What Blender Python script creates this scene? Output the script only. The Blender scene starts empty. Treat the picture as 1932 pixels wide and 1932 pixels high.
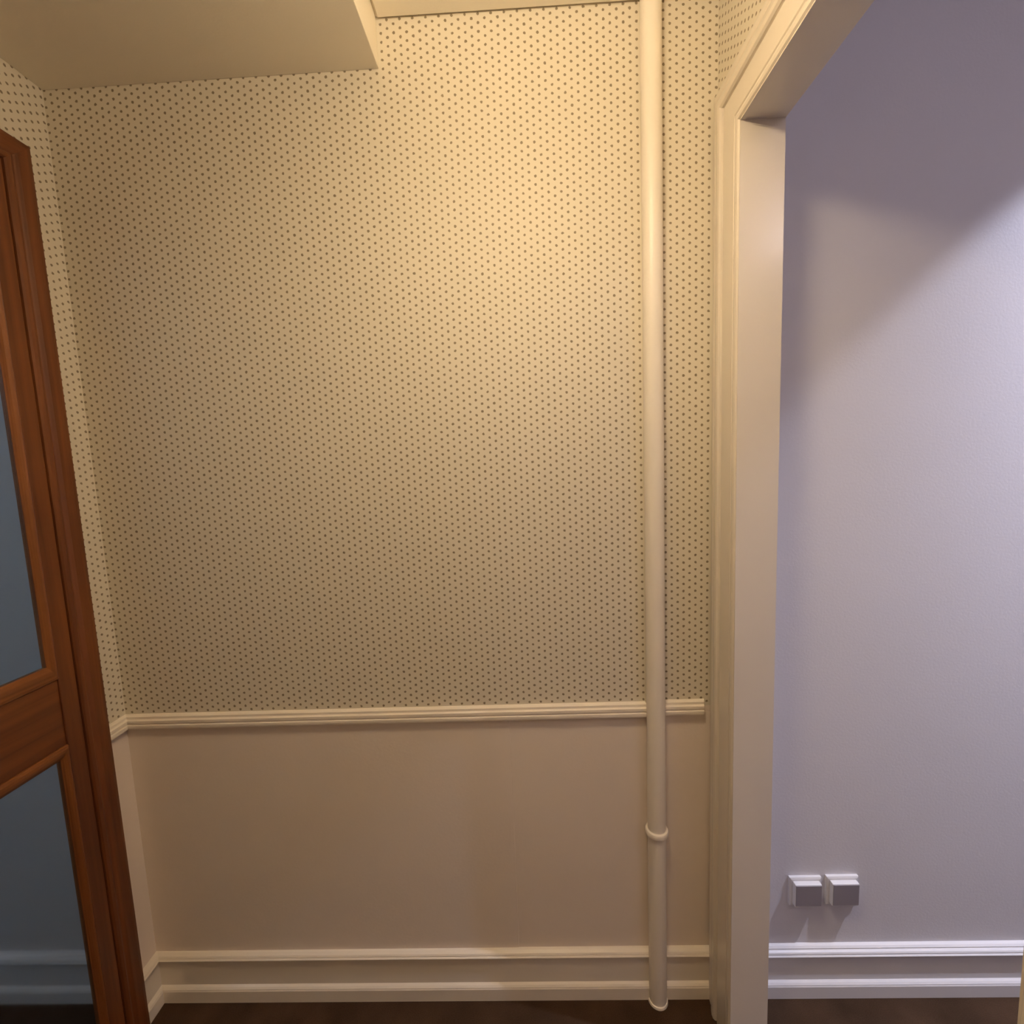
import bpy, bmesh, math
from mathutils import Vector, Matrix

scene = bpy.context.scene
C = scene.collection

# ------------------------------------------------------------------ camera
CAM = dict(x=1.0725, y=-1.1168, z=1.4509, yaw=-0.0278, pitch=-0.1027, roll=-0.0396, f=859.18)
cam_data = bpy.data.cameras.new('camera')
cam_data.sensor_fit = 'HORIZONTAL'
cam_data.sensor_width = 36.0
cam_data.lens = 36.0 * CAM['f'] / 1932.0
cam_data.clip_start = 0.02
cam = bpy.data.objects.new('camera', cam_data)
C.objects.link(cam)
_cy, _sy = math.cos(CAM['yaw']), math.sin(CAM['yaw'])
_cp, _sp = math.cos(CAM['pitch']), math.sin(CAM['pitch'])
_cr, _sr = math.cos(CAM['roll']), math.sin(CAM['roll'])
_fwd = Vector((_sy * _cp, _cy * _cp, _sp))
_right = Vector((_cy, -_sy, 0.0))
_up = _right.cross(_fwd)
_r = _cr * _right + _sr * _up
_u = -_sr * _right + _cr * _up
cam.matrix_world = Matrix(((_r.x, _u.x, -_fwd.x, CAM['x']), (_r.y, _u.y, -_fwd.y, CAM['y']),
                           (_r.z, _u.z, -_fwd.z, CAM['z']), (0, 0, 0, 1)))
scene.camera = cam

# ------------------------------------------------------------------ world, exposure
world = bpy.data.worlds.new('world')
scene.world = world
world.use_nodes = True
world.node_tree.nodes['Background'].inputs[0].default_value = (0.02, 0.02, 0.025, 1)
world.node_tree.nodes['Background'].inputs[1].default_value = 0.2
vs = scene.view_settings
vs.view_transform = 'Standard'
vs.look = 'None'
vs.gamma = 1.0
vs.use_curve_mapping = False
vs.exposure = 0.0
scene.cycles.use_light_tree = False
scene.cycles.max_bounces = 7
scene.cycles.diffuse_bounces = 4
scene.cycles.glossy_bounces = 3
scene.cycles.transmission_bounces = 6

# lamp strengths (the lamps themselves are built further down)
HALL_GLOBE = dict(loc=(1.09, -0.64, 2.235), r=0.10, flat=0.33, color=(1.0, 0.785, 0.50), strength=69.0)
HALL_FILL = dict(loc=(1.10, -2.10, 2.205), r=0.10, flat=0.40, color=(1.0, 0.74, 0.48), strength=15.0)  # added fill, no known lamp there; brightens the lower hall walls
ROOM_FILL = dict(loc=(2.55, -1.75, 2.60), r=0.14, flat=0.35, color=(0.95, 0.84, 0.93), strength=17.0)  # invented fill that lifts the ambient level of the right-hand room
SPOT = dict(loc=(2.75, -0.42, 2.68), color=(0.77, 0.80, 1.0), power=56.0, angle=94.5)
ZRR = 2.75           # ceiling of the right-hand room
LEFT_GLOBE = dict(loc=(-1.0, -1.5, 2.25), r=0.10, flat=1.0, color=(0.70, 0.82, 1.0), strength=24.0)

# ------------------------------------------------------------------ key measures (metres)
XR = 1.5376          # hall face of the right-hand wall
XR2 = 1.6075         # far face of that wall
ZC = 2.45            # hall ceiling
ZS = 2.35            # underside of the lowered soffit
XB = 0.781           # right-hand face of the soffit
YF = -2.7            # wall behind the camera
Y_IN, Y_NEAR, Z_HEAD = -0.1413, -0.729, 2.105    # opening in the right-hand wall
X_LL, X_RR = -1.9, 3.5

# ------------------------------------------------------------------ materials
def new_mat(name):
    m = bpy.data.materials.new(name)
    m.use_nodes = True
    nt = m.node_tree
    return m, nt, nt.nodes['Principled BSDF']

def N(nt, typ, **kw):
    n = nt.nodes.new(typ)
    for k, v in kw.items():
        setattr(n, k, v)
    return n

def M(nt, op, a, b=None, c=None):
    n = nt.nodes.new('ShaderNodeMath')
    n.operation = op
    for i, s in enumerate((a, b, c)):
        if s is None:
            continue
        if isinstance(s, (int, float)):
            n.inputs[i].default_value = s
        else:
            nt.links.new(s, n.inputs[i])
    return n.outputs[0]

def add_bump(nt, bsdf, scale, strength, dist=0.001, detail=1.0):
    co = N(nt, 'ShaderNodeTexCoord')
    no = N(nt, 'ShaderNodeTexNoise')
    no.inputs['Scale'].default_value = scale
    no.inputs['Detail'].default_value = detail
    nt.links.new(co.outputs['Object'], no.inputs['Vector'])
    bu = N(nt, 'ShaderNodeBump')
    bu.inputs['Strength'].default_value = strength
    bu.inputs['Distance'].default_value = dist
    nt.links.new(no.outputs['Fac'], bu.inputs['Height'])
    nt.links.new(bu.outputs['Normal'], bsdf.inputs['Normal'])
    return co, no

def paint(name, col, rough=0.5, bump=0.15, scale=260.0, mottle=0.04, coat=0.0):
    m, nt, b = new_mat(name)
    b.inputs['Roughness'].default_value = rough
    if coat:
        b.inputs['Coat Weight'].default_value = coat
        b.inputs['Coat Roughness'].default_value = 0.15
    co, no = add_bump(nt, b, scale, bump)
    n2 = N(nt, 'ShaderNodeTexNoise')
    n2.inputs['Scale'].default_value = 3.0
    n2.inputs['Detail'].default_value = 2.0
    nt.links.new(co.outputs['Object'], n2.inputs['Vector'])
    mx = N(nt, 'ShaderNodeMix', data_type='RGBA')
    mx.inputs['A'].default_value = (*[c * (1 - mottle) for c in col], 1)
    mx.inputs['B'].default_value = (*[min(1, c * (1 + mottle)) for c in col], 1)
    nt.links.new(n2.outputs['Fac'], mx.inputs['Factor'])
    nt.links.new(mx.outputs['Result'], b.inputs['Base Color'])
    return m

WP_BASE = (0.735, 0.675, 0.565)
WP_DOT = (0.24, 0.19, 0.125)
WAINSCOT = (0.85, 0.745, 0.66)

def wallpaper(name, axis, u0, z0=2.440, pu=0.01457, pz=0.01805, r=0.0030, split=0.822):
    """staggered small printed dots; plain paint below the dado rail"""
    m, nt, b = new_mat(name)
    b.inputs['Roughness'].default_value = 0.62
    b.inputs['Specular IOR Level'].default_value = 0.3
    co = N(nt, 'ShaderNodeTexCoord')
    wob = N(nt, 'ShaderNodeTexNoise')
    wob.inputs['Scale'].default_value = 210.0
    wob.inputs['Detail'].default_value = 1.0
    nt.links.new(co.outputs['Object'], wob.inputs['Vector'])
    ws = N(nt, 'ShaderNodeSeparateColor')
    nt.links.new(wob.outputs['Color'], ws.inputs[0])
    sp = N(nt, 'ShaderNodeSeparateXYZ')
    nt.links.new(co.outputs['Object'], sp.inputs[0])
    pu_co = sp.outputs['X'] if axis == 'x' else sp.outputs['Y']
    du = M(nt, 'MULTIPLY', M(nt, 'SUBTRACT', ws.outputs[0], 0.5), 0.0028)
    dv = M(nt, 'MULTIPLY', M(nt, 'SUBTRACT', ws.outputs[1], 0.5), 0.0028)
    u = M(nt, 'DIVIDE', M(nt, 'SUBTRACT', M(nt, 'ADD', pu_co, du), u0), pu)
    idx = M(nt, 'ROUND', u)
    fu = M(nt, 'MULTIPLY', M(nt, 'SUBTRACT', u, idx), pu)
    par = M(nt, 'MULTIPLY', M(nt, 'FLOORED_MODULO', idx, 2.0), 0.5)
    v = M(nt, 'ADD', M(nt, 'DIVIDE', M(nt, 'SUBTRACT', M(nt, 'ADD', sp.outputs['Z'], dv), z0), pz), par)
    fv = M(nt, 'MULTIPLY', M(nt, 'SUBTRACT', v, M(nt, 'ROUND', v)), pz)
    d = M(nt, 'SQRT', M(nt, 'ADD', M(nt, 'MULTIPLY', fu, fu), M(nt, 'MULTIPLY', fv, fv)))
    mr = N(nt, 'ShaderNodeMapRange', interpolation_type='SMOOTHSTEP')
    mr.inputs['From Min'].default_value = r - 0.0006
    mr.inputs['From Max'].default_value = r + 0.0006
    mr.inputs['To Min'].default_value = 1.0
    mr.inputs['To Max'].default_value = 0.0
    nt.links.new(d, mr.inputs['Value'])
    above = M(nt, 'GREATER_THAN', sp.outputs['Z'], split)
    mask = M(nt, 'MULTIPLY', mr.outputs['Result'], above)
    big = N(nt, 'ShaderNodeTexNoise')
    big.inputs['Scale'].default_value = 900.0
    big.inputs['Detail'].default_value = 0.0
    nt.links.new(co.outputs['Object'], big.inputs['Vector'])
    ink = M(nt, 'MULTIPLY', mask, M(nt, 'MULTIPLY_ADD', big.outputs['Fac'], 0.5, 0.72))
    base = N(nt, 'ShaderNodeMix', data_type='RGBA')
    base.inputs['A'].default_value = (*WAINSCOT, 1)
    base.inputs['B'].default_value = (*WP_BASE, 1)
    nt.links.new(above, base.inputs['Factor'])
    mx = N(nt, 'ShaderNodeMix', data_type='RGBA', clamp_factor=True)
    nt.links.new(ink, mx.inputs['Factor'])
    nt.links.new(base.outputs['Result'], mx.inputs['A'])
    mx.inputs['B'].default_value = (*WP_DOT, 1)
    nt.links.new(mx.outputs['Result'], b.inputs['Base Color'])
    return m

def wood(name, dark=(0.085, 0.022, 0.006), light=(0.20, 0.062, 0.016), axis='z'):
    m, nt, b = new_mat(name)
    co = N(nt, 'ShaderNodeTexCoord')
    mp = N(nt, 'ShaderNodeMapping')
    sc = {'z': (45, 45, 1.6), 'y': (45, 1.6, 45)}[axis]
    mp.inputs['Scale'].default_value = sc
    nt.links.new(co.outputs['Object'], mp.inputs['Vector'])
    n1 = N(nt, 'ShaderNodeTexNoise')
    n1.inputs['Scale'].default_value = 1.2
    n1.inputs['Detail'].default_value = 7.0
    n1.inputs['Distortion'].default_value = 0.6
    nt.links.new(mp.outputs['Vector'], n1.inputs['Vector'])
    n2 = N(nt, 'ShaderNodeTexNoise')
    n2.inputs['Scale'].default_value = 2.2
    n2.inputs['Detail'].default_value = 3.0
    nt.links.new(co.outputs['Object'], n2.inputs['Vector'])
    mix = M(nt, 'ADD', M(nt, 'MULTIPLY', n1.outputs['Fac'], 0.65), M(nt, 'MULTIPLY', n2.outputs['Fac'], 0.35))
    cr = N(nt, 'ShaderNodeValToRGB')
    cr.color_ramp.elements[0].position = 0.33
    cr.color_ramp.elements[0].color = (*dark, 1)
    cr.color_ramp.elements[1].position = 0.66
    cr.color_ramp.elements[1].color = (*light, 1)
    nt.links.new(mix, cr.inputs['Fac'])
    nt.links.new(cr.outputs['Color'], b.inputs['Base Color'])
    b.inputs['Roughness'].default_value = 0.42
    bu = N(nt, 'ShaderNodeBump')
    bu.inputs['Strength'].default_value = 0.15
    bu.inputs['Distance'].default_value = 0.0005
    nt.links.new(n1.outputs['Fac'], bu.inputs['Height'])
    nt.links.new(bu.outputs['Normal'], b.inputs['Normal'])
    return m

def floor_mat():
    m, nt, b = new_mat('dark_brown_carpet')
    co = N(nt, 'ShaderNodeTexCoord')
    n1 = N(nt, 'ShaderNodeTexNoise')
    n1.inputs['Scale'].default_value = 9.0
    n1.inputs['Detail'].default_value = 6.0
    n2 = N(nt, 'ShaderNodeTexNoise')
    n2.inputs['Scale'].default_value = 420.0
    n2.inputs['Detail'].default_value = 3.0
    for n in (n1, n2):
        nt.links.new(co.outputs['Object'], n.inputs['Vector'])
    f = M(nt, 'ADD', M(nt, 'MULTIPLY', n1.outputs['Fac'], 0.6), M(nt, 'MULTIPLY', n2.outputs['Fac'], 0.4))
    cr = N(nt, 'ShaderNodeValToRGB')
    cr.color_ramp.elements[0].position = 0.3
    cr.color_ramp.elements[0].color = (0.032, 0.018, 0.010, 1)
    cr.color_ramp.elements[1].position = 0.72
    cr.color_ramp.elements[1].color = (0.085, 0.048, 0.028, 1)
    nt.links.new(f, cr.inputs['Fac'])
    nt.links.new(cr.outputs['Color'], b.inputs['Base Color'])
    b.inputs['Roughness'].default_value = 0.9
    b.inputs['Specular IOR Level'].default_value = 0.1
    bu = N(nt, 'ShaderNodeBump')
    bu.inputs['Strength'].default_value = 0.5
    bu.inputs['Distance'].default_value = 0.002
    nt.links.new(n2.outputs['Fac'], bu.inputs['Height'])
    nt.links.new(bu.outputs['Normal'], b.inputs['Normal'])
    return m

def glow(name, col, strength):
    m, nt, b = new_mat(name)
    b.inputs['Base Color'].default_value = (0.9, 0.9, 0.88, 1)
    b.inputs['Roughness'].default_value = 0.3
    no = N(nt, 'ShaderNodeTexNoise')
    no.inputs['Scale'].default_value = 4.0
    nt.links.new(M(nt, 'MULTIPLY_ADD', no.outputs['Fac'], 0.04 * strength, 0.98 * strength), b.inputs['Emission Strength'])
    b.inputs['Emission Color'].default_value = (*col, 1)
    return m

def glass_mat():
    m, nt, b = new_mat('bluish_glass')
    b.inputs['Base Color'].default_value = (0.86, 0.93, 0.98, 1)
    b.inputs['Roughness'].default_value = 0.06
    b.inputs['Transmission Weight'].default_value = 1.0
    b.inputs['IOR'].default_value = 1.45
    no = N(nt, 'ShaderNodeTexNoise')
    no.inputs['Scale'].default_value = 3.0
    bu = N(nt, 'ShaderNodeBump')
    bu.inputs['Strength'].default_value = 0.02
    nt.links.new(no.outputs['Fac'], bu.inputs['Height'])
    nt.links.new(bu.outputs['Normal'], b.inputs['Normal'])
    return m

MAT_WP_BACK = wallpaper('wallpaper_dots_back', 'x', 0.7903)
MAT_WP_SIDE = wallpaper('wallpaper_dots_side', 'y', -0.006)
MAT_WAINSCOT = paint('wainscot_paint', WAINSCOT, 0.55, 0.25, 140.0, 0.03)
MAT_TRIM = paint('cream_gloss_paint', (0.80, 0.725, 0.63), 0.28, 0.06, 60.0, 0.02, 0.3)
MAT_BASE = paint('cream_gloss_moulding_paint', (0.88, 0.80, 0.70), 0.28, 0.06, 60.0, 0.02, 0.3)
MAT_TRIM_COOL = paint('white_gloss_paint', (0.80, 0.78, 0.78), 0.28, 0.06, 60.0, 0.02, 0.3)
MAT_PIPE = paint('pipe_paint', (0.90, 0.83, 0.74), 0.38, 0.08, 90.0, 0.02)
MAT_CEIL = paint('ceiling_paint', (0.90, 0.83, 0.70), 0.7, 0.2, 200.0, 0.03)
MAT_WHITE = paint('white_wall_paint', (0.74, 0.715, 0.74), 0.6, 0.25, 160.0, 0.03)
MAT_GREYBLUE = paint('grey_blue_wall_paint', (0.50, 0.54, 0.60), 0.65, 0.25, 160.0, 0.06)
MAT_WOOD = wood('red_brown_wood')
MAT_WOOD_RAIL = wood('red_brown_wood_crosswise', axis='y')
MAT_BEAD = wood('lit_bead_wood', (0.13, 0.04, 0.010), (0.29, 0.10, 0.027))  # door wood lightened: the beads' highlight is put into the colour
MAT_BEAD_RAIL = wood('lit_bead_wood_crosswise', (0.13, 0.04, 0.010), (0.29, 0.10, 0.027), axis='y')
MAT_FLOOR = floor_mat()
MAT_GLASS = glass_mat()
MAT_PLATE = paint('white_plastic', (0.78, 0.76, 0.76), 0.35, 0.03, 50.0, 0.01)
MAT_LID = paint('grey_plastic', (0.30, 0.27, 0.29), 0.4, 0.03, 50.0, 0.03)
MAT_METAL = paint('lamp_metal_white', (0.8, 0.8, 0.78), 0.4, 0.03, 50.0, 0.01)

# ------------------------------------------------------------------ mesh helpers
def link_mesh(name, bm, mats, parent=None, smooth=False):
    bmesh.ops.remove_doubles(bm, verts=bm.verts, dist=1e-7)
    bmesh.ops.recalc_face_normals(bm, faces=bm.faces)
    me = bpy.data.meshes.new(name)
    bm.to_mesh(me)
    bm.free()
    for m in (mats if isinstance(mats, (list, tuple)) else [mats]):
        me.materials.append(m)
    if smooth:
        for p in me.polygons:
            p.use_smooth = True
    o = bpy.data.objects.new(name, me)
    C.objects.link(o)
    if parent is not None:
        o.parent = parent
    return o

def tag(o, label, cat, kind=None, group=None):
    o['label'] = label
    o['category'] = cat
    if kind:
        o['kind'] = kind
    if group:
        o['group'] = group
    return o

def structure(o, label, cat):
    return tag(o, label, cat, 'structure')

def empty(name):
    o = bpy.data.objects.new(name, None)
    C.objects.link(o)
    return o

def box(bm, x0, x1, y0, y1, z0, z1):
    vs = [bm.verts.new((x, y, z)) for x in (x0, x1) for y in (y0, y1) for z in (z0, z1)]
    for f in ((0, 1, 3, 2), (4, 6, 7, 5), (0, 4, 5, 1), (2, 3, 7, 6), (0, 2, 6, 4), (1, 5, 7, 3)):
        bm.faces.new([vs[i] for i in f])
    return vs

def box_obj(name, dims, mat, parent=None, bevel=0.0):
    bm = bmesh.new()
    box(bm, *dims)
    if bevel:
        bmesh.ops.recalc_face_normals(bm, faces=bm.faces)
        bmesh.ops.bevel(bm, geom=list(bm.edges), offset=bevel, segments=2, affect='EDGES', profile=0.5)
    return link_mesh(name, bm, mat, parent)

def loft(name, rings, mat, parent=None, smooth=False, closed_profile=True):
    """rings: list of equal-length lists of points; capped ends"""
    bm = bmesh.new()
    vr = [[bm.verts.new(p) for p in ring] for ring in rings]
    n = len(rings[0])
    for a, b in zip(vr[:-1], vr[1:]):
        for i in range(n if closed_profile else n - 1):
            j = (i + 1) % n
            bm.faces.new((a[i], a[j], b[j], b[i]))
    if closed_profile:
        bm.faces.new(vr[0])
        bm.faces.new(list(reversed(vr[-1])))
    return link_mesh(name, bm, mat, parent, smooth)

def prism(name, outline, mapf, t0, t1, mats, parent=None):
    return loft(name, [[mapf(a, b, t0) for a, b in outline], [mapf(a, b, t1) for a, b in outline]], mats, parent)

def lathe(name, prof, centre, mat, parent=None, seg=48):
    """prof: (radius, z) list, closed when it starts and ends on the axis"""
    bm = bmesh.new()
    cols = []
    for k in range(seg):
        a = 2 * math.pi * k / seg
        cols.append([bm.verts.new((centre[0] + r * math.cos(a), centre[1] + r * math.sin(a), centre[2] + z)) for r, z in prof])
    for k in range(seg):
        A, B = cols[k], cols[(k + 1) % seg]
        for i in range(len(prof) - 1):
            bm.faces.new((A[i], B[i], B[i + 1], A[i + 1]))
    bmesh.ops.remove_doubles(bm, verts=bm.verts, dist=1e-6)
    o = link_mesh(name, bm, mat, parent)
    for p in o.data.polygons:
        p.use_smooth = True
    try:
        o.data.set_sharp_from_angle(angle=math.radians(40))
    except Exception:
        pass
    return o

# ------------------------------------------------------------------ floor, walls, ceilings
fl = box_obj('floor', (X_LL - 0.1, X_RR + 0.1, YF - 0.1, 0.1, -0.08, 0.0), MAT_FLOOR)
structure(fl, 'dark brown floor running under the wallpapered hall and both rooms', 'floor')

wb = box_obj('wall_back', (0.0, XR, 0.0, 0.1, 0.0, 2.5), MAT_WP_BACK)
structure(wb, 'cream wallpapered back wall with small dark dots above the chair rail', 'wall')
# two painted boards under the dado rail, the left one a hair prouder so its edge shows
XS = 1.015
bm = bmesh.new()
prof = [(0.0, 0.002), (0.0, -0.0022), (XS - 0.010, -0.0022), (XS - 0.002, -0.0018), (XS, -0.0010), (XS, 0.002)]
loft('wainscot_panel', [[(x, y, 0.0) for x, y in prof], [(x, y, 0.806) for x, y in prof]], MAT_WAINSCOT, wb)
box_obj('wainscot_panel', (XS, XR, -0.0012, 0.002, 0.0, 0.806), MAT_WAINSCOT, wb)

# left wall with the opening for the wooden glazed door
D_FAR, D_NEAR, D_TOP = -0.112, -0.972, 2.136
outline = [(0.0, 0.0), (D_FAR, 0.0), (D_FAR, D_TOP), (D_NEAR, D_TOP), (D_NEAR, 0.0), (YF, 0.0), (YF, 2.5), (0.0, 2.5)]
wl = prism('wall_left', outline, lambda a, b, t: (t, a, b), -0.055, 0.0, [MAT_WP_SIDE, MAT_GREYBLUE])
for p in wl.data.polygons:
    if p.normal.x < -0.5:
        p.material_index = 1
structure(wl, 'dotted cream wall around the brown wooden glazed door', 'wall')

outline = [(0.0, 0.0), (Y_IN, 0.0), (Y_IN, Z_HEAD), (Y_NEAR, Z_HEAD), (Y_NEAR, 0.0), (YF, 0.0), (YF, 2.80), (0.0, 2.80)]
wr = prism('wall_right', outline, lambda a, b, t: (t, a, b), XR, XR2, [MAT_WP_SIDE, MAT_WHITE])
for p in wr.data.polygons:
    if p.normal.x > 0.5:
        p.material_index = 1
structure(wr, 'dotted cream wall above and beside the white framed opening', 'wall')

wrr = box_obj('wall_right_room', (XR2 - 0.03, X_RR, 0.0, 0.1, 0.0, 2.80), MAT_WHITE)
structure(wrr, 'plain white wall in cool light seen through the right opening', 'wall')
wlr = box_obj('wall_left_room', (X_LL, -0.03, 0.0, 0.1, 0.0, 2.5), MAT_GREYBLUE)
structure(wlr, 'dim grey blue wall seen through the glass of the wooden door', 'wall')
structure(box_obj('wall_far_left', (X_LL - 0.1, X_LL, YF, 0.1, 0.0, 2.5), MAT_GREYBLUE),
          'grey blue end wall of the room behind the wooden door', 'wall')
structure(box_obj('wall_far_right', (X_RR, X_RR + 0.1, YF, 0.1, 0.0, 2.80), MAT_WHITE),
          'white end wall of the cool lit room on the right', 'wall')
structure(box_obj('wall_front', (X_LL - 0.1, X_RR + 0.1, YF - 0.1, YF, 0.0, 2.80), MAT_WAINSCOT),
          'plain cream wall behind the viewer', 'wall')

ce = box_obj('ceiling', (XB - 0.02, XR + 0.02, YF, 0.02, ZC + 0.006, 2.5), MAT_CEIL)
structure(ce, 'high cream ceiling to the right of the lowered soffit', 'ceiling')
box_obj('ceiling_board', (XB + 0.006, XR - 0.001, YF, -0.006, ZC - 0.001, ZC + 0.007), MAT_CEIL, ce, 0.0012)
so = box_obj('ceiling_soffit', (0.0, XB, YF, 0.0, ZS, 2.5), MAT_CEIL, None, 0.0015)
structure(so, 'lowered boxed ceiling section over the left half of the hall', 'ceiling')
structure(box_obj('ceiling_left_room', (X_LL, -0.05, YF, 0.0, 2.45, 2.5), MAT_CEIL),
          'ceiling of the dim room behind the wooden door', 'ceiling')
structure(box_obj('ceiling_right_room', (XR2, X_RR, YF, 0.0, ZRR, 2.80), MAT_WHITE),
          'white ceiling of the cool lit room on the right', 'ceiling')

# ------------------------------------------------------------------ baseboards and dado rails
# (protrusion, height) outlines, from the wall foot round to the wall again
BASE = [(0.0, 0.0), (0.021, 0.0), (0.021, 0.034), (0.0195, 0.037), (0.0195, 0.0385), (0.016, 0.0425), (0.0115, 0.046),
        (0.0115, 0.116), (0.0150, 0.118), (0.0205, 0.1205), (0.0215, 0.1245), (0.0195, 0.1265), (0.0155, 0.1270),
        (0.0155, 0.1285), (0.0185, 0.1295), (0.0165, 0.1330), (0.0130, 0.1350), (0.0090, 0.1355), (0.0090, 0.1370), (0.0110, 0.1380),
        (0.0070, 0.1415), (0.0, 0.1435)]
BASE_HALL = BASE[:7] + [(0.0115, 0.1215), (0.0150, 0.1230), (0.0195, 0.1245), (0.0200, 0.1280), (0.0180, 0.1300), (0.0150, 0.1305),
                        (0.0150, 0.1315), (0.0165, 0.1325), (0.0140, 0.1360), (0.0070, 0.1390), (0.0, 0.1405)]
RAIL = [(0.0, 0.800), (0.010, 0.800), (0.0150, 0.8025), (0.0160, 0.8070), (0.0160, 0.8120), (0.0115, 0.8145),
        (0.0115, 0.8160), (0.0150, 0.8180), (0.0150, 0.8245), (0.0095, 0.8270), (0.0095, 0.8285), (0.0095, 0.8330),
        (0.0045, 0.8360), (0.0, 0.8370)]

def run_back(name, prof, x0, x1, mat, m0=0.0, m1=0.0):
    """moulding along the back wall; m0, m1: mitre factor at the ends"""
    return loft(name, [[(x0 + m0 * p, -p, z) for p, z in prof], [(x1 - m1 * p, -p, z) for p, z in prof]], mat)

def run_left(name, prof, y0, y1, mat, m0=0.0, m1=0.0):
    return loft(name, [[(p, y0 - m0 * p, z) for p, z in prof], [(p, y1 + m1 * p, z) for p, z in prof]], mat)

PIPE_X, PIPE_Y, PIPE_R = 1.384, -0.0205, 0.0228
structure(run_back('baseboard_back', BASE_HALL, 0.0, XR - 0.002, MAT_BASE, 1.0), 'cream stepped baseboard along the wallpapered back wall', 'baseboard')
structure(run_left('baseboard_left', BASE_HALL, 0.0, -0.068, MAT_BASE, 1.0), 'short cream baseboard between corner and wooden door', 'baseboard')
structure(run_back('baseboard_right_room', BASE, XR2, X_RR, MAT_TRIM_COOL), 'white stepped baseboard below the two sockets', 'baseboard')
structure(run_back('baseboard_left_room', BASE, X_LL, -0.055, MAT_GREYBLUE), 'grey baseboard seen dimly through the door glass', 'baseboard')
structure(run_back('trim_1', RAIL, 0.0, PIPE_X - PIPE_R + 0.001, MAT_BASE, 1.0, -0.25),
          'cream chair rail from the left corner to the pipe', 'chair rail')
structure(run_back('trim_2', [(p, z + 0.003) for p, z in RAIL], PIPE_X + PIPE_R - 0.001, XR - 0.026, MAT_BASE, -0.25, 0.3),
          'short cream chair rail between pipe and white door casing', 'chair rail')
structure(run_left('trim_3', RAIL, 0.0, -0.070, MAT_BASE, 1.0, 0.3),
          'stub of cream chair rail beside the wooden door', 'chair rail')

# ------------------------------------------------------------------ white cased opening in the right wall
# (distance from the opening's edge, thickness)
CASING = [(0.0, 0.0), (0.0, 0.0165), (0.003, 0.0195), (0.009, 0.0205), (0.015, 0.0190), (0.0185, 0.0155), (0.0205, 0.0155),
          (0.0225, 0.0175), (0.068, 0.0185), (0.0705, 0.0150), (0.0720, 0.0150), (0.0735, 0.0205), (0.078, 0.0240),
          (0.086, 0.0245), (0.094, 0.0225), (0.104, 0.0190), (0.1055, 0.0170), (0.1075, 0.0170), (0.110, 0.0180),
          (0.122, 0.0165), (0.130, 0.0140), (0.133, 0.0090), (0.133, 0.0)]
op = empty('trim_4')
structure(op, 'white moulded casing and lining of the right doorway', 'door frame')
loft('side_casing', [[(XR - t, Y_IN + d, 0.0) for d, t in CASING], [(XR - t, Y_IN + d, Z_HEAD + d) for d, t in CASING]], MAT_TRIM, op)
loft('side_casing', [[(XR - t, Y_NEAR - d, 0.0) for d, t in CASING], [(XR - t, Y_NEAR - d, Z_HEAD + d) for d, t in CASING]], MAT_TRIM, op)
loft('head_casing', [[(XR - t, Y_IN + d, Z_HEAD + d) for d, t in CASING], [(XR - t, Y_NEAR - d, Z_HEAD + d) for d, t in CASING]], MAT_TRIM, op)
LT = 0.0025
box_obj('jamb_lining', (XR - 0.0165, XR2 + 0.001, Y_IN - LT, Y_IN, 0.0, Z_HEAD), MAT_TRIM, op)
box_obj('jamb_lining', (XR - 0.0165, XR2 + 0.001, Y_NEAR, Y_NEAR + LT, 0.0, Z_HEAD), MAT_TRIM, op)
box_obj('head_lining', (XR - 0.0165, XR2 + 0.001, Y_NEAR, Y_IN, Z_HEAD - LT, Z_HEAD), MAT_TRIM, op)

# ------------------------------------------------------------------ wooden glazed door in the left wall
door = empty('door_1')
structure(door, 'red brown wooden glazed door with a middle rail in the left wall', 'door')
WC = [(0.0, 0.0), (0.0, 0.013), (0.003, 0.0165), (0.010, 0.0180), (0.012, 0.0172), (0.015, 0.0172), (0.018, 0.0185),
      (0.024, 0.0205), (0.044, 0.0215), (0.052, 0.0200), (0.055, 0.0160), (0.055, 0.0)]
CY0, CY1, CZ = -0.1205, -0.9635, 2.131
frame = empty('frame')
frame.parent = door
loft('side_casing', [[(t, CY0 + d, 0.0) for d, t in WC], [(t, CY0 + d, CZ + d) for d, t in WC]], MAT_WOOD, frame)
loft('side_casing', [[(t, CY1 - d, 0.0) for d, t in WC], [(t, CY1 - d, CZ + d) for d, t in WC]], MAT_WOOD, frame)
loft('head_casing', [[(t, CY0 + d, CZ + d) for d, t in WC], [(t, CY1 - d, CZ + d) for d, t in WC]], MAT_WOOD_RAIL, frame)
box_obj('jamb', (-0.055, 0.010, CY0 - 0.0005, D_FAR, 0.0, D_TOP), MAT_WOOD, frame)
box_obj('jamb', (-0.055, 0.010, D_NEAR, CY1 + 0.0005, 0.0, D_TOP), MAT_WOOD, frame)
box_obj('head_jamb', (-0.055, 0.010, CY1, CY0, CZ - 0.001, D_TOP), MAT_WOOD_RAIL, frame)
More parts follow.
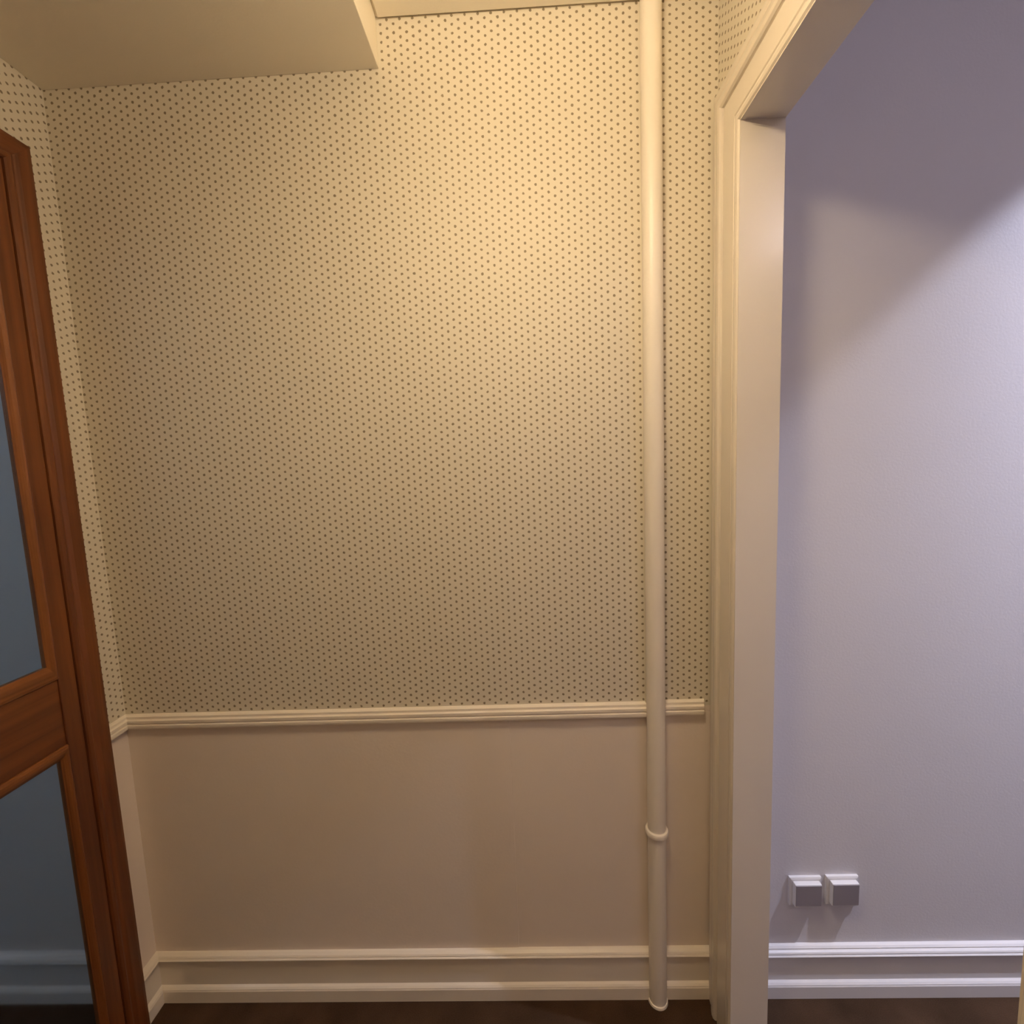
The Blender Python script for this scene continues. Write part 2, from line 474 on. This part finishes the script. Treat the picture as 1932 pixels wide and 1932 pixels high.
# the leaf
LY0, LY1, LZ0, LZ1 = -0.1240, -0.9600, 0.008, 2.127
SY0, SY1 = -0.1618, -0.9222        # glass side edge of the stiles before the beads
LX0, LX1 = -0.010, 0.012
R_MID0, R_MID1 = 0.8575, 1.0117     # middle rail between its beads
R_BOT, R_TOP = 0.095, 2.040
box_obj('stile', (LX0, LX1, SY0, LY0, LZ0, LZ1), MAT_WOOD, door, 0.0015)
box_obj('stile', (LX0, LX1, LY1, SY1, LZ0, LZ1), MAT_WOOD, door, 0.0015)
box_obj('bottom_rail', (LX0, LX1 - 0.0005, SY1, SY0, LZ0, R_BOT), MAT_WOOD_RAIL, door, 0.0012)
box_obj('middle_rail', (LX0, LX1 - 0.0035, SY1, SY0, R_MID0, R_MID1), MAT_WOOD_RAIL, door, 0.0012)
box_obj('top_rail', (LX0, LX1 - 0.0005, SY1, SY0, R_TOP, LZ1), MAT_WOOD_RAIL, door, 0.0012)
# glazing beads: (distance from the rail edge towards the glass, x)
BEAD = [(0.0, -0.009), (0.0, 0.0105), (0.0008, 0.0135), (0.0030, 0.0150), (0.0060, 0.0140), (0.0090, 0.0110), (0.0110, 0.0075),
        (0.0118, 0.0050), (0.0130, 0.0030), (0.0130, -0.009)]

def glazing(z0, z1, k0=1.0, k1=1.0):
    pane_y = (SY1 + 0.004, SY0 - 0.004)
    g = box_obj('glass_pane', (-0.0020, 0.0015, pane_y[0], pane_y[1], z0 + 0.004, z1 - 0.004), MAT_GLASS, door)
    loft('bead', [[(x, SY0 - d, z0 + d * k0) for d, x in BEAD], [(x, SY0 - d, z1 - d * k1) for d, x in BEAD]], MAT_BEAD, door)
    loft('bead', [[(x, SY1 + d, z0 + d * k0) for d, x in BEAD], [(x, SY1 + d, z1 - d * k1) for d, x in BEAD]], MAT_BEAD, door)
    loft('bead', [[(x, SY0 - d, z0 + d * k0) for d, x in BEAD], [(x, SY1 + d, z0 + d * k0) for d, x in BEAD]], MAT_BEAD_RAIL, door)
    loft('bead', [[(x, SY0 - d, z1 - d * k1) for d, x in BEAD], [(x, SY1 + d, z1 - d * k1) for d, x in BEAD]], MAT_BEAD_RAIL, door)
    return g

glazing(R_MID1, R_TOP, 2.6, 1.0)['label'] = 'upper bluish glass pane'
glazing(R_BOT, R_MID0, 1.0, 2.4)['label'] = 'lower bluish glass pane'

# ------------------------------------------------------------------ painted pipe
pipe = empty('heating_pipe')
pipe.location = (PIPE_X, PIPE_Y, 0.0)
tag(pipe, 'cream painted vertical pipe running from floor to ceiling on the dotted wall', 'pipe')
lathe('tube', [(0.0, 0.004), (PIPE_R, 0.004), (PIPE_R, 2.449), (0.0, 2.449)], (0, 0, 0), MAT_PIPE, pipe)
lathe('collar', [(PIPE_R - 0.001, 0.488), (0.0275, 0.488), (0.0290, 0.491), (0.0290, 0.499), (0.0275, 0.502), (0.0245, 0.503),
                 (PIPE_R - 0.001, 0.504)], (0, 0, 0), MAT_PIPE, pipe)
lathe('floor_ring', [(PIPE_R - 0.001, 0.0), (0.0262, 0.0), (0.0262, 0.003), (0.0250, 0.006), (PIPE_R - 0.001, 0.0075)],
      (0, 0, 0), MAT_PIPE, pipe)

# ------------------------------------------------------------------ two surface sockets
def socket(x0, z1, label, lid_shift):
    s = empty('wall_socket')
    s.location = (x0, 0.0, z1)
    tag(s, label, 'socket', None, 'wall sockets above the white baseboard')
    w, h = 0.082, 0.080
    bm = bmesh.new()
    ring = lambda i, y: [(i, y, -i), (w - i, y, -i), (w - i, y, -h + i), (i, y, -h + i)]
    vr = [[bm.verts.new(p) for p in r] for r in (ring(0, 0.001), ring(0, -0.0065), ring(0.004, -0.0085))]
    for a, b in zip(vr[:-1], vr[1:]):
        for i in range(4):
            j = (i + 1) % 4
            bm.faces.new((a[i], a[j], b[j], b[i]))
    bm.faces.new(vr[0])
    bm.faces.new(vr[-1])
    link_mesh('plate', bm, MAT_PLATE, s)
    lx0, lx1, lz0, lz1 = 0.0075, 0.0755, -0.0720, -0.0085
    box_obj('box', (lx0, lx1, -0.0205, -0.0080, lz0, lz1), MAT_PLATE, s, 0.0012)
    lid = box_obj('lid', (lx0 + 0.0015, lx1 - 0.0015, -0.0225, -0.0200, lz0 + 0.0045, lz1 - 0.0015), MAT_LID, s, 0.0006)
    lid['label'] = 'dark grey front cover'
    return s

socket(1.7345, 0.342, 'left one of the two square sockets, nearer the doorway', 0)
socket(1.8300, 0.3435, 'right one of the two square sockets, farther from the doorway', 0)

# ------------------------------------------------------------------ lamps
def globe_lamp(L, zceil, label, name):
    x, y, z = L['loc']
    r = L['r']
    e = empty('ceiling_lamp')  # the two added fill lights share this name
    e.location = (x, y, zceil)
    tag(e, label, 'lamp')
    dz = z - zceil
    lathe('canopy', [(0.0, 0.0), (0.055, 0.0), (0.055, -0.012), (0.045, -0.020), (0.0, -0.022)], (0, 0, 0), MAT_METAL, e)
    lathe('stem', [(0.0, -0.018), (0.010, -0.018), (0.010, dz + r * L['flat'] * 0.96), (0.0, dz + r * L['flat'] * 0.96)], (0, 0, 0), MAT_METAL, e, 20)
    n = 14
    rz = r * L['flat']
    prof = [(r * math.sin(math.pi * i / n), dz + rz * math.cos(math.pi * i / n)) for i in range(n + 1)]
    prof[0] = (0.0, dz + rz)
    prof[-1] = (0.0, dz - rz)
    lathe('globe', prof, (0, 0, 0), glow(name, L['color'], L['strength']), e, 28)

globe_lamp(HALL_GLOBE, ZC - 0.001, 'warm flat opal lamp on the hall ceiling near the dotted wall', 'warm_opal_glow')
globe_lamp(HALL_FILL, ZC - 0.001, 'added warm fill light farther back in the hall behind the viewer', 'warm_fill_glow')
globe_lamp(LEFT_GLOBE, 2.45, 'cool opal globe lamp in the room behind the wooden door', 'cool_opal_glow')
globe_lamp(ROOM_FILL, ZRR, 'added cool fill light below the ceiling of the right room', 'cool_fill_glow')

sl = empty('ceiling_spotlight')
sl.location = (SPOT['loc'][0], SPOT['loc'][1], ZRR)
tag(sl, 'small white can spotlight on the ceiling of the right room', 'lamp')
lathe('can', [(0.0, 0.0), (0.105, 0.0), (0.105, -0.110), (0.101, -0.110), (0.101, -0.006), (0.0, -0.006)], (0, 0, 0), MAT_METAL, sl, 40)
lathe('bulb', [(0.0, -0.006), (0.014, -0.008), (0.016, -0.030), (0.012, -0.044), (0.0, -0.048)], (0, 0, 0),
      glow('cool_bulb_glow', SPOT['color'], 20.0), sl, 20)
ld = bpy.data.lights.new('spot_light', 'SPOT')
ld.energy = SPOT['power']
ld.color = SPOT['color']
ld.spot_size = math.radians(SPOT['angle'])
ld.spot_blend = 0.17
ld.shadow_soft_size = 0.012
# a reflector lamp: more light along its axis than near the edge of its beam
ld.use_nodes = True
lnt = ld.node_tree
lem = lnt.nodes['Emission']
lco = lnt.nodes.new('ShaderNodeTexCoord')
lsp = lnt.nodes.new('ShaderNodeSeparateXYZ')
lnt.links.new(lco.outputs['Normal'], lsp.inputs[0])
lnt.links.new(M(lnt, 'MULTIPLY', M(lnt, 'POWER', M(lnt, 'ABSOLUTE', lsp.outputs['Z']), 5.0), 4.2), lem.inputs['Strength'])
lo = bpy.data.objects.new('spot_light', ld)
C.objects.link(lo)
lo.location = (0, 0, SPOT['loc'][2] - ZRR)
lo.parent = sl
